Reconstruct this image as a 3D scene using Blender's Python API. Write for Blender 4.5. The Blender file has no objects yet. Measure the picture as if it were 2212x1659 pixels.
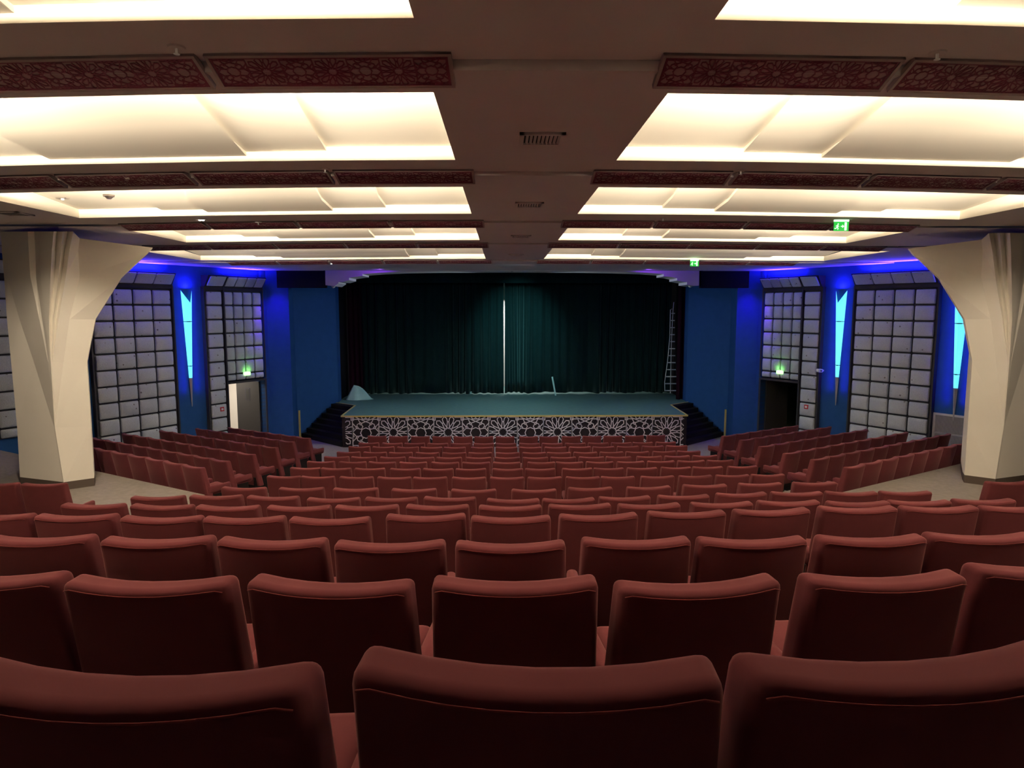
import bpy, bmesh, math, random
from mathutils import Vector, Matrix
random.seed(7)
S = bpy.context.scene
COL = S.collection
PI = math.pi

# ------------------------------------------------------------------ camera
F, IW, IH = 1450.0, 2212, 1659
CZ = 4.28                                   # eye height above the front floor
PITCH = math.atan((IH / 2 - 667) / F)
YAW = math.atan(20 / F * math.cos(PITCH))
cd = bpy.data.cameras.new('camera'); cam = bpy.data.objects.new('camera', cd); COL.objects.link(cam)
cam.location = (0, 0, CZ); cam.rotation_euler = (PI / 2 - PITCH, 0, -YAW)
cd.sensor_width = 36; cd.lens = F / IW * 36; cd.clip_start = .05; cd.clip_end = 100
S.camera = cam

# ------------------------------------------------------------------ light set-up
S.view_settings.view_transform = 'Standard'; S.view_settings.look = 'None'
S.view_settings.gamma = 1; S.view_settings.use_curve_mapping = False
S.view_settings.exposure = 0.0
w = bpy.data.worlds.new('world'); S.world = w; w.use_nodes = True
w.node_tree.nodes['Background'].inputs[0].default_value = (.02, .02, .03, 1)
w.node_tree.nodes['Background'].inputs[1].default_value = .3

COVE_W = 44.0          # watts per metre of cove lamp
WARM = (1.0, .84, .62)
def area(name, loc, direction, sx, sy, power, color, spread=PI):
    l = bpy.data.lights.new(name, 'AREA'); l.shape = 'RECTANGLE'; l.size = sx; l.size_y = sy
    l.energy = power; l.color = color; l.spread = spread
    o = bpy.data.objects.new(name, l); COL.objects.link(o); o.location = loc
    d = Vector(direction).normalized()
    # local x axis kept horizontal
    x = Vector((0, 0, 1)).cross(d)
    x = Vector((1, 0, 0)) if x.length < 1e-4 else x.normalized()
    z = -d; y = z.cross(x)
    o.rotation_euler = Matrix((x, y, z)).transposed().to_euler()
    return o
def spot(name, loc, target, power, color, angle, blend=.6, r=.15):
    l = bpy.data.lights.new(name, 'SPOT'); l.energy = power; l.color = color
    l.spot_size = angle; l.spot_blend = blend; l.shadow_soft_size = r
    o = bpy.data.objects.new(name, l); COL.objects.link(o); o.location = loc
    o.rotation_euler = (Vector(target) - Vector(loc)).to_track_quat('-Z', 'Y').to_euler()
    return o
# stage lighting rig, hung behind the proscenium beam
COOL = (.62, .95, 1.0)
area('stage_flood', (.15, 22.4, 5.35), (0, .1, -1), 2.6, .4, 34, COOL, math.radians(130))
spot('stage_curtain_light', (.45, 22.4, 5.4), (.55, 26, 3.3), 480, (.45, .98, 1), math.radians(62), 1.0, .2)
area('front_of_house_lamp', (.35, 17.6, 5.42), (0, .08, -1), .5, .3, 120, (.70, .90, 1))

for sx, ex in ((-1, -8.8), (1, 9.5)):     # cool floods on the stage rig reaching the side walls
    spot('side_wall_flood', (.35 + sx * .5, 22.35, 5.22), (ex, 20.2, 1.6), 230, (.70, .93, 1), math.radians(88), .8, .12)
for x, y, tx in ((-5.1, 7.45, -7.2), (6.0, 7.45, 8.2)):     # warm pillar spots: left from the ceiling spotlight, right an added unseen counterpart
    spot('pillar_spot', (x, y, 5.52), (tx, 10.6, 2.0), 640 if x < 0 else 400, (1, .84, .62), math.radians(68), .7, .04)

# ------------------------------------------------------------------ helpers
cp, sp_ = math.cos(PITCH), math.sin(PITCH)
FW = Vector((math.sin(YAW) * cp, math.cos(YAW) * cp, -sp_))
RT = Vector((math.cos(YAW), -math.sin(YAW), 0)); UP = RT.cross(FW)
def ray(x, y): return FW + RT * ((x - IW / 2) / F) + UP * ((IH / 2 - y) / F)
EYE = Vector((0, 0, CZ))
def atZ(x, y, z):
    d = ray(x, y); return EYE + d * ((z - CZ) / d.z)
def atY(x, y, Y):
    d = ray(x, y); return EYE + d * (Y / d.y)

def M(name, col, rough=.8, metal=0., emit=None, estr=0., sheen=0., sheen_tint=None, spec=.3):
    m = bpy.data.materials.new(name); m.use_nodes = True
    b = m.node_tree.nodes['Principled BSDF']
    b.inputs['Base Color'].default_value = (*col, 1); b.inputs['Roughness'].default_value = rough
    b.inputs['Metallic'].default_value = metal; b.inputs['Specular IOR Level'].default_value = spec
    if emit: b.inputs['Emission Color'].default_value = (*emit, 1); b.inputs['Emission Strength'].default_value = estr
    if sheen:
        b.inputs['Sheen Weight'].default_value = sheen; b.inputs['Sheen Roughness'].default_value = .35
        b.inputs['Sheen Tint'].default_value = (*(sheen_tint or (1, 1, 1)), 1)
    return m
def noisy(m, scale, amount, col2, bump=0., detail=4, coord='Object'):
    nt = m.node_tree; b = nt.nodes['Principled BSDF']
    tc = nt.nodes.new('ShaderNodeTexCoord'); n = nt.nodes.new('ShaderNodeTexNoise')
    n.inputs['Scale'].default_value = scale; n.inputs['Detail'].default_value = detail
    nt.links.new(tc.outputs[coord], n.inputs['Vector'])
    r = nt.nodes.new('ShaderNodeValToRGB'); r.color_ramp.elements[0].position = .5 - amount; r.color_ramp.elements[1].position = .5 + amount
    r.color_ramp.elements[0].color = b.inputs['Base Color'].default_value; r.color_ramp.elements[1].color = (*col2, 1)
    nt.links.new(n.outputs['Fac'], r.inputs['Fac']); nt.links.new(r.outputs['Color'], b.inputs['Base Color'])
    if bump:
        bp = nt.nodes.new('ShaderNodeBump'); bp.inputs['Strength'].default_value = bump; bp.inputs['Distance'].default_value = .01
        nt.links.new(n.outputs['Fac'], bp.inputs['Height']); nt.links.new(bp.outputs['Normal'], b.inputs['Normal'])
    return m
mat = {}
mat['velvet'] = noisy(M('red_velvet', (.124, .030, .036), .95, sheen=.36, sheen_tint=(1, .50, .48), spec=.1), 9, .3, (.142, .035, .041))
mat['piping'] = M('piping_fabric', (.17, .03, .03), .9)
mat['base'] = M('seat_base_metal', (.02, .015, .016), .5, .5)
mat['soffit'] = noisy(M('soffit_paint', (.62, .57, .57), .9, spec=.1), 3, .3, (.65, .60, .60))
mat['cove'] = M('coffer_plaster', (.86, .82, .74), .9, spec=.1)
mat['pillar'] = noisy(M('pillar_plaster', (.85, .80, .72), .85, spec=.1), 2, .3, (.87, .83, .75))
mat['skirting'] = M('dark_skirting', (.08, .06, .05), .6)
mat['carpet'] = noisy(M('grey_carpet', (.20, .175, .16), .95, spec=.05), 14, .35, (.27, .24, .22), .3)
mat['blue'] = noisy(M('blue_wall_paint', (.013, .062, .21), .85, spec=.15), 5, .3, (.017, .073, .24), .15)
mat['dark'] = M('black_wall_paint', (.012, .012, .016), .9, spec=.05)
mat['white_wall'] = M('corridor_paint', (.75, .72, .68), .8)
mat['green_wall'] = M('corridor_green_paint', (.06, .09, .05), .8)
t = M('acoustic_fabric', (.44, .475, .51), .95, spec=.1); noisy(t, 60, .25, (.62, .655, .69), .6, 6)
nt = t.node_tree; v = nt.nodes.new('ShaderNodeTexVoronoi'); v.inputs['Scale'].default_value = 5.0; v.feature = 'F1'
tc = nt.nodes.new('ShaderNodeTexCoord'); nt.links.new(tc.outputs['Object'], v.inputs['Vector'])
r = nt.nodes.new('ShaderNodeValToRGB'); r.color_ramp.elements[0].position = .08; r.color_ramp.elements[1].position = .13
r.color_ramp.elements[0].color = (.35, .3, .28, 1); r.color_ramp.elements[1].color = (1, 1, 1, 1)
mx = nt.nodes.new('ShaderNodeMixRGB'); mx.blend_type = 'MULTIPLY'; mx.inputs[0].default_value = 1
b = nt.nodes['Principled BSDF']; src = b.inputs['Base Color'].links[0].from_socket
nt.links.new(v.outputs['Distance'], r.inputs['Fac']); nt.links.new(src, mx.inputs[1]); nt.links.new(r.outputs['Color'], mx.inputs[2]); nt.links.new(mx.outputs[0], b.inputs['Base Color'])
mat['tile'] = t
mat['tile_frame'] = M('panel_frame_grey', (.035, .033, .042), .8)
mat['stage_top'] = noisy(M('stage_floor', (.075, .155, .155), .75), 6, .35, (.10, .20, .195), .2)
mat['stage_black'] = M('stage_black_panel', (.014, .007, .012), .6)
mat['lattice'] = M('pale_lattice', (.84, .74, .80), .7)
mat['gold'] = M('gold_trim', (.80, .60, .22), .4, .3)
mat['step'] = noisy(M('black_stair_carpet', (.007, .007, .009), .95, spec=.1), 20, .3, (.012, .012, .014))
mat['curtain'] = noisy(M('dark_teal_velvet', (.006, .020, .021), .9, sheen=.3, sheen_tint=(.5, 1, 1), spec=.05), 4, .3, (.008, .025, .026))
mat['leg_curtain'] = M('black_plum_velvet', (.016, .004, .011), .95, spec=.05)
mat['grille_back'] = M('grille_board', (.26, .155, .165), .4, spec=.5)
mat['grille_red'] = M('grille_red_lines', (.15, .018, .045), .5)
mat['grille_frame'] = M('grille_frame_paint', (.30, .23, .23), .6)
mat['metal'] = M('brushed_aluminium', (.85, .90, .92), .35, .15)
mat['white'] = M('white_plastic', (.75, .73, .70), .5)
mat['black'] = M('black_plastic', (.02, .02, .02), .5)
mat['red'] = M('red_plastic', (.55, .02, .03), .5)
mat['tarp'] = noisy(M('pale_teal_cloth', (.33, .55, .55), .85), 5, .3, (.40, .62, .61))
mat['door'] = M('dark_door_leaf', (.03, .028, .028), .6)
mat['glow_cyan'] = M('sconce_diffuser_lit', (.5, .8, .9), .5, emit=(.10, .72, 1.0), estr=1.25)
mat['sconce_metal'] = M('sconce_metal', (.50, .46, .50), .4, .3)
mat['exit_green'] = M('exit_sign_lit_green', (.02, .4, .05), .4, emit=(.01, .42, .05), estr=1.0)
mat['exit_white'] = M('exit_sign_lit_white', (.8, 1, .8), .4, emit=(.55, 1, .6), estr=1.6)
mat['exit_box'] = M('exit_box_lit', (.6, 1, .6), .4, emit=(.42, 1.0, .35), estr=2.2)
mat['spot_lit'] = M('spot_lens_lit', (1, 1, .9), .4, emit=(1, 1, .85), estr=6)
mat['vent_grey'] = M('vent_grey_metal', (.36, .35, .38), .5, .2)
mat['vent_dark'] = M('vent_opening', (.012, .01, .01), .9)

class MB:
    """collects shapes; build() links them as one mesh object"""
    def __init__(s): s.v = []; s.f = []
    def add(s, vs, fs):
        o = len(s.v); s.v += [tuple(p) for p in vs]; s.f += [tuple(i + o for i in f) for f in fs]; return s
    def quad(s, a, b, c, d): return s.add([a, b, c, d], [(0, 1, 2, 3)])
    def poly(s, ps): return s.add(ps, [tuple(range(len(ps)))])
    def box(s, x0, x1, y0, y1, z0, z1, T=None):
        p = [Vector(q) for q in ((x0, y0, z0), (x1, y0, z0), (x1, y1, z0), (x0, y1, z0), (x0, y0, z1), (x1, y0, z1), (x1, y1, z1), (x0, y1, z1))]
        if T: p = [T(q) for q in p]
        return s.add(p, [(0, 3, 2, 1), (4, 5, 6, 7), (0, 1, 5, 4), (1, 2, 6, 5), (2, 3, 7, 6), (3, 0, 4, 7)])
    def prism(s, pts, z0, z1):
        n = len(pts)
        vs = [(x, y, z0) for x, y in pts] + [(x, y, z1) for x, y in pts]
        return s.add(vs, [tuple(range(n))[::-1], tuple(range(n, 2 * n))] + [(i, (i + 1) % n, n + (i + 1) % n, n + i) for i in range(n)])
    def tube(s, pts, r, n=8, cap=True):
        pts = [Vector(p) for p in pts]; rings = []
        for i, p in enumerate(pts):
            d = (pts[min(i + 1, len(pts) - 1)] - pts[max(i - 1, 0)]).normalized()
            a = d.orthogonal().normalized() if abs(d.z) < .99 else Vector((1, 0, 0))
            if abs(d.z) < .99: a = d.cross(Vector((0, 0, 1))).normalized()
            c = d.cross(a); rr = r[i] if isinstance(r, (list, tuple)) else r
            rings.append([p + a * math.cos(2 * PI * k / n) * rr + c * math.sin(2 * PI * k / n) * rr for k in range(n)])
        vs = [q for g in rings for q in g]; fs = []
        for i in range(len(rings) - 1):
            for k in range(n): fs.append((i * n + k, i * n + (k + 1) % n, (i + 1) * n + (k + 1) % n, (i + 1) * n + k))
        if cap: fs += [tuple(range(n))[::-1], tuple(range(len(vs) - n, len(vs)))]
        return s.add(vs, fs)
    def strip(s, p, q, wd, th, nrm):
        """flat bar from p to q, width wd, thickness th, standing proud along nrm"""
        p, q, nrm = Vector(p), Vector(q), Vector(nrm)
        d = (q - p); L = d.length
        if L < 1e-6: return s
        d /= L; sd = d.cross(nrm).normalized() * wd / 2; p = p - d * wd * .35; q = q + d * wd * .35
        v = [p - sd, q - sd, q + sd, p + sd]; v += [a + nrm * th for a in v]
        return s.add(v, [(0, 3, 2, 1), (4, 5, 6, 7), (0, 1, 5, 4), (1, 2, 6, 5), (2, 3, 7, 6), (3, 0, 4, 7)])
    def soft(s, hx, hy, hz, r, seg=3, mid=4, T=None):
        """rounded box, half sizes hx hy hz, edge radius r"""
        def axis(h):
            e = [-h + r * (1 - math.cos(PI / 2 * i / seg)) for i in range(seg)]
            m = [-(h - r) + 2 * (h - r) * i / mid for i in range(mid + 1)]
            return e + m + [-a for a in e[::-1]]
        ax = [axis(hx), axis(hy), axis(hz)]; hs = (hx, hy, hz)
        bm = bmesh.new()
        for k in range(3):
            i, j = (k + 1) % 3, (k + 2) % 3
            for sg in (-1, 1):
                g = []
                for a in ax[i]:
                    row = []
                    for c in ax[j]:
                        p = [0, 0, 0]; p[i] = a; p[j] = c; p[k] = sg * hs[k]
                        q = Vector(p); inn = Vector([max(-(hs[m] - r), min(hs[m] - r, q[m])) for m in range(3)])
                        dd = q - inn
                        row.append(bm.verts.new(inn + dd.normalized() * r if dd.length > 1e-9 else q))
                    g.append(row)
                for a in range(len(g) - 1):
                    for c in range(len(g[0]) - 1):
                        f = (g[a][c], g[a + 1][c], g[a + 1][c + 1], g[a][c + 1])
                        bm.faces.new(f if sg > 0 else f[::-1])
        bmesh.ops.remove_doubles(bm, verts=bm.verts, dist=1e-5)
        bm.verts.index_update()
        vs = [(T(v.co) if T else v.co.copy()) for v in bm.verts]
        fs = [tuple(v.index for v in f.verts) for f in bm.faces]; bm.free()
        return s.add(vs, fs)
    def build(s, name, m, parent=None, smooth=False, fix=True, angle=None):
        me = bpy.data.meshes.new(name); me.from_pydata(s.v, [], s.f)
        if fix:
            bm = bmesh.new(); bm.from_mesh(me)
            bmesh.ops.recalc_face_normals(bm, faces=bm.faces); bm.to_mesh(me); bm.free()
        me.materials.append(m)
        if smooth:
            for p in me.polygons: p.use_smooth = True
            if angle: me.set_sharp_from_angle(angle=math.radians(angle))
        o = bpy.data.objects.new(name, me); COL.objects.link(o)
        if parent is not None: o.parent = parent
        return o
def tag(o, label, cat, group=None, kind=None):
    o['label'] = label; o['category'] = cat
    if group: o['group'] = group
    if kind: o['kind'] = kind
    return o
def thing(name, label, cat, loc=(0, 0, 0), rz=0, group=None):
    o = bpy.data.objects.new(name, None); COL.objects.link(o); o.location = loc; o.rotation_euler = (0, 0, rz)
    o.empty_display_size = .1
    return tag(o, label, cat, group)
def struct(mb, name, m, **k):
    o = mb.build(name, m, **k); o['kind'] = 'structure'; return o
def copy_tree(o, parent=None):
    c = o.copy(); COL.objects.link(c)
    if parent is not None: c.parent = parent
    for ch in [x for x in bpy.data.objects if x.parent == o]: copy_tree_into(ch, c)
    return c
def copy_tree_into(ch, c):
    d = ch.copy(); COL.objects.link(d); d.parent = c
    for g in KIDS.get(ch.name, []): copy_tree_into(g, d)
KIDS = {}
def register(root):
    for x in bpy.data.objects:
        if x.parent: KIDS.setdefault(x.parent.name, [])
        if x.parent and x not in KIDS[x.parent.name]: KIDS[x.parent.name].append(x)
def dup(root):
    c = root.copy(); COL.objects.link(c)
    for ch in KIDS.get(root.name, []): copy_tree_into(ch, c)
    return c
ORD = ['first', 'second', 'third', 'fourth', 'fifth', 'sixth', 'seventh', 'eighth', 'ninth', 'tenth', 'eleventh', 'twelfth', 'thirteenth', 'fourteenth', 'fifteenth', 'sixteenth']
AX = .35                                    # x of the hall's centre line
def mir(x): return 2 * AX - x

# ------------------------------------------------------------------ seating rows: measured top-edge centres
ROWZ = dict(A=.90, B=1.01, C=1.13, D=1.26, E=1.39, F=1.53, G=1.67, H=1.82, I=2.29, J=2.49, K=2.73, L=2.99, M=3.23, N=3.47, O=3.80)
ROWY = dict(A=17.6, B=16.3, C=15.17, D=13.96, E=12.94, F=11.85, G=10.76, H=9.65, I=7.30, J=6.20, K=5.13, L=4.05, M=2.95, N=1.91, O=.83)
def arc(x, k=.013): return k * (max(-7, min(7.7, x)) - AX) ** 2

# ------------------------------------------------------------------ floor (stepped carpeted tiers)
fl = MB()
fl.box(-13, 13.7, 15, 29.5, -.2, 0)
def tier(x0, x1, y0, y1, z, n=8, curved=True):
    xs = [x0 + (x1 - x0) * i / n for i in range(n + 1)]
    g = (lambda x: arc(x)) if curved else (lambda x: 0)
    pts = [(x, y0 + g(x)) for x in xs] + [(x, y1 + g(x)) for x in xs[::-1]]
    fl.prism(pts, -.2, z)
order = 'ABCDEFGH'
for i, k in enumerate(order[1:]):
    y1 = (ROWY[order[i]] - .62); y0 = ROWY[k] - .6 if k != 'H' else 9.0
    y0 = 9.0 if k == 'H' else ROWY[order[i + 2]] - .62 if i + 2 < len(order) else 9.0
    tier(-4.45, 5.15, y0, y1, ROWZ[k] - .9)
# cross aisle and the platforms under the pillars
PZ = 1.39
tier(-4.66, 5.36, 7.9, 9.0, PZ - .002)
for sgn in (-1, 1):
    X = lambda x: x if sgn < 0 else mir(x)
    fl.prism([(X(-4.66), 6.5), (X(-4.66), 10.3), (X(-12.2), 14.83), (X(-16), 14.83), (X(-16), 6.5)], -.2, PZ)
    # side-block tiers, turned thirty degrees towards the stage
    u = Vector((-.857, .515)); f = Vector((.515, .857))
    ends = [((-4.95, 10.9), .84), ((-4.95, 12.25), .6), ((-4.95, 13.7), .42), ((-4.9, 15.0), .27), ((-4.9, 16.3), .13)]
    for j, ((ex, ey), z) in enumerate(ends):
        a = Vector((ex, ey)) - f * .45 if j else Vector((-4.5, 10.2)) - f * .3
        nx = Vector(ends[j + 1][0]) - f * .45 if j + 1 < len(ends) else Vector((-4.85, 16.9))
        a2, n2 = a + u * 9, nx + u * 9
        inner = -4.45
        def cut(p):        # slide along u until x = inner
            t_ = (inner - p.x) / u.x; return p + u * t_
        a0, n0 = cut(a), cut(nx)
        fl.prism([(X(q.x), q.y) for q in (a0, n0, n2, a2)], -.2, z)
rear = 'IJKLMNO'
for i, k in enumerate(rear):
    y1 = ROWY[k] + .6
    y0 = ROWY[rear[i + 1]] + .6 if i + 1 < len(rear) else -3.0
    tier(-16 if i == 0 else -7.5, 16.7 if i == 0 else 8.2, y0, y1, ROWZ[k] - .9 - (.004 if i == 0 else 0))
fl.box(-16, -7.5, -3, 7.9, -.2, 2.0); fl.box(8.2, 16.7, -3, 7.9, -.2, 2.0)
struct(fl, 'floor', mat['carpet'])

# ------------------------------------------------------------------ ceiling with coffers
CX = .29
ZL = [CZ + h for h in (1.34, 1.283, 1.247, 1.22, 1.195, 1.165)]
RIS = [-3.0, 3.80, 6.50, 9.78, 12.75, 16.75, 22.0]
def cy(x, Y): return Y + .0135 * (max(-6.5, min(7.1, x)) - CX) ** 2
BAYS = [  # near Y, far Y, far ridges (left side), near ridges
    (1.9, 3.28, [-.41, -1.56, -2.30, -4.05, -5.0, -5.85], [-.41, -1.45, -2.15, -3.6, -4.5, -5.85]),
    (4.17, 6.0, [-.41, -1.53, -2.24, -4.05, -4.75, -5.85], [-.41, -1.38, -2.02, -3.35, -4.0, -5.85]),
    (7.09, 9.05, [-.41, -1.54, -2.25, -3.97, -4.62, -5.85], [-.41, -1.38, -2.02, -3.25, -3.85, -5.85]),
    (10.3, 12.2, [-.41, -1.56, -2.29, -4.04, -4.70, -5.85], [-.41, -1.38, -2.02, -3.35, -4.0, -5.85]),
    (13.5, 16.4, [-.41, -1.56, -2.25, -5.40, -6.10, -7.50], [-.41, -1.38, -2.02, -4.7, -5.4, -7.50]),
]
SLAB = [.115, .08, .045, .08, .115]
so = MB(); cv = MB()
XL, XR = -17., 17.6
def soff(mb, xa, xb, ya0, yb0, ya1, yb1, z):   # quad: near edge (xa,ya0)-(xb,yb0), far edge (xa,ya1)-(xb,yb1)
    mb.quad((xa, ya0, z), (xb, yb0, z), (xb, yb1, z), (xa, ya1, z))
for b, (yn, yf, fr, nr) in enumerate(BAYS):
    z = ZL[b]; r0, r1 = RIS[b], RIS[b + 1]
    c0 = (lambda x: cy(x, r0)) if b else (lambda x: r0)
    # centre strip and outer sides
    for xa, xb in ((-.41, 2 * CX + .41),):
        n = 4
        for i in range(n):
            x0, x1 = xa + (xb - xa) * i / n, xa + (xb - xa) * (i + 1) / n
            soff(so, x0, x1, c0(x0), c0(x1), cy(x0, r1), cy(x1, r1), z)
    for sgn in (-1, 1):
        X = (lambda x: x) if sgn < 0 else (lambda x: 2 * CX - x)
        xo = fr[-1]
        soff(so, X(XL), X(xo), c0(X(XL)), c0(X(xo)), cy(X(XL), r1), cy(X(xo), r1), z)
        for i in range(5):
            fa, fb, na, nb = X(fr[i]), X(fr[i + 1]), X(nr[i]), X(nr[i + 1])
            Fa, Fb = cy(fa, yf), cy(fb, yf); Na, Nb = cy(na, yn), cy(nb, yn)
            # soffit before and after the opening
            so.quad((na, c0(na), z), (nb, c0(nb), z), (nb, Nb, z), (na, Na, z))
            so.quad((fa, Fa, z), (fb, Fb, z), (fb, cy(fb, r1), z), (fa, cy(fa, r1), z))
            a = SLAB[i] ; g = a + .20
            cv.quad((fa, Fa, z), (fb, Fb, z), (fb, Fb, z + a), (fa, Fa, z + a))                      # far wall
            mfa, mfb = (fa, Fa - .55, z + a + .05), (fb, Fb - .55, z + a + .05)
            cv.quad((fa, Fa, z + a), (fb, Fb, z + a), mfb, mfa)                                     # slab, two facets
            cv.quad(mfa, mfb, (nb, Nb - .3, z + g), (na, Na - .3, z + g))
            cv.quad((na, Na - .3, z), (nb, Nb - .3, z), (nb, Nb - .3, z + g), (na, Na - .3, z + g))   # back of the cove
            cv.quad((na, Na, z), (nb, Nb, z), (nb, Nb, z + .072), (na, Na, z + .072))                # upstand
            # ridge face to the next slab
            if i < 4:
                a2 = SLAB[i + 1]; g2 = a2 + .20
                cv.add([(fb, Fb, z + a), (fb, Fb, z + a2), (fb, Fb - .55, z + a2 + .05), (nb, Nb - .3, z + g2), (nb, Nb - .3, z + g), (fb, Fb - .55, z + a + .05)], [(0, 1, 2, 3, 4, 5)])
        for e, idx in ((0, 0), (1, 5)):      # inner and outer side walls
            fx, nx_ = X(fr[idx]), X(nr[idx]); a = SLAB[0 if not e else 4]; g = a + .20
            cv.quad((fx, cy(fx, yf), z), (nx_, cy(nx_, yn) - .3, z), (nx_, cy(nx_, yn) - .3, z + g), (fx, cy(fx, yf), z + a))
        if b == 4:                            # soffit rows between -5.85 and -7.5 line up already
            pass
        # cove lamps along the near edge, one per straight run
        for i in range(5):
            xa, xb = X(nr[i]), X(nr[i + 1]); ya, yb = cy(xa, yn) - .24, cy(xb, yn) - .24
            Lm = math.hypot(xb - xa, yb - ya)
            d = Vector((-(yb - ya), xb - xa, 0)).normalized()
            if d.y < 0: d = -d
            area('cove_lamp', ((xa + xb) / 2, (ya + yb) / 2, z + .074), (d.x, d.y, .03), Lm * .94, .02, COVE_W * Lm * (.6 if i == 2 else 1.15), WARM, math.radians(105))
    # riser to the next, lower soffit
    zz = ZL[b + 1]; n = 16
    xs = [XL] + [-6.5 + 13.6 * i / n for i in range(n + 1)] + [XR]
    for x0, x1 in zip(xs, xs[1:]):
        so.quad((x0, cy(x0, r1), z), (x1, cy(x1, r1), z), (x1, cy(x1, r1), zz), (x0, cy(x0, r1), zz))
    # fill triangles where outer soffits meet chord breaks is exact because every x break is shared
xs = [XL] + [-6.5 + 13.6 * i / 16 for i in range(17)] + [XR]
for x0, x1 in zip(xs, xs[1:]):
    so.quad((x0, cy(x0, 16.75), ZL[5]), (x1, cy(x1, 16.75), ZL[5]), (x1, 20.9, ZL[5]), (x0, 20.9, ZL[5]))
for x0, x1 in ((XL, -5.5), (6.2, XR)):
    so.quad((x0, 20.9, ZL[5]), (x1, 20.9, ZL[5]), (x1, 30, ZL[5]), (x0, 30, ZL[5]))
ce = struct(so, 'ceiling', mat['soffit'], fix=False)
cvo = cv.build('coffer_linings', mat['cove'], ce, fix=False); cvo['kind'] = 'structure'

# ------------------------------------------------------------------ lattice pattern
def girih(half=False):
    L = []
    R12 = lambda r, a: (r * math.cos(math.radians(a)), r * math.sin(math.radians(a)))
    for k in range(12):                        # twelve-petalled rosette at (0,0)
        a = 30 * k + 15
        p = [R12(.165, a), R12(.33, a - 11), R12(.445, a - 9), R12(.50, a), R12(.445, a + 9), R12(.33, a + 11), R12(.165, a)]
        L += list(zip(p, p[1:]))
        q = [R12(.165, a), R12(.115, a + 15), R12(.165, a + 30)]; L += list(zip(q, q[1:]))
        L += [(R12(.33, a + 11), R12(.33, a + 19))]
    for sx in (-1, 1):
        L += [((sx * .44, -.47), (sx * .44, .47))]
        L += [((sx * .20, .47), (sx * .44, .47)), ((sx * .20, -.47), (sx * .44, -.47))]
    cx = .85                                   # octagon knot between two rosettes
    o = [(cx + .165 * math.sin(math.radians(45 * k)), .165 * math.cos(math.radians(45 * k)) - .02) for k in range(9)]
    L += list(zip(o, o[1:]))
    for sx in (-1, 1):
        for sy in (-1, 1):
            m = lambda x, y: (cx + sx * x, sy * y)
            for qx, qy in ((.16, .27), (.27, .15)):
                s_ = .035; sq = [m(qx - s_, qy), m(qx, qy + s_), m(qx + s_, qy), m(qx, qy - s_), m(qx - s_, qy)]
                L += list(zip(sq, sq[1:]))
            ar = [m(.13, .24), m(.09, .18), m(.14, .10), m(.24, .12)]; L += list(zip(ar, ar[1:]))
            ar = [m(.19, .29), m(.26, .25), m(.28, .19)]; L += list(zip(ar, ar[1:]))
            L += [(m(0, .34), m(.14, .285)), (m(0, .34), m(-.30, .47)), (m(.29, .13), m(.41, 0)), (m(.29, .16), m(.40, .28))]
            L += [(m(.18, .31), m(.26, .47)), (m(.40, .28), m(.41, 0))]
            L += [(m(.13, .47), m(.09, .42)), (m(.09, .42), m(.03, .42)), (m(.03, .42), m(0, .47))]
    L += [((.44, .41), (1.26, .41)), ((.44, -.41), (1.26, -.41)), ((.40, .47), (.48, .47)), ((.48, .47), (.48, .38)), ((.48, .38), (.40, .38)), ((.40, .38), (.40, .47))]
    L += [((1.22, .47), (1.30, .47)), ((1.30, .47), (1.30, .38)), ((1.30, .38), (1.22, .38)), ((1.22, .38), (1.22, .47))]
    return L
def clip(p, q, x0, x1, y0, y1):
    t0, t1 = 0., 1.; dx, dy = q[0] - p[0], q[1] - p[1]
    for pp, qq in ((-dx, p[0] - x0), (dx, x1 - p[0]), (-dy, p[1] - y0), (dy, y1 - p[1])):
        if abs(pp) < 1e-9:
            if qq < 0: return None
        else:
            r_ = qq / pp
            if pp < 0: t0 = max(t0, r_)
            else: t1 = min(t1, r_)
    if t0 >= t1: return None
    return (p[0] + dx * t0, p[1] + dy * t0), (p[0] + dx * t1, p[1] + dy * t1)
GIR = girih()

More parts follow.
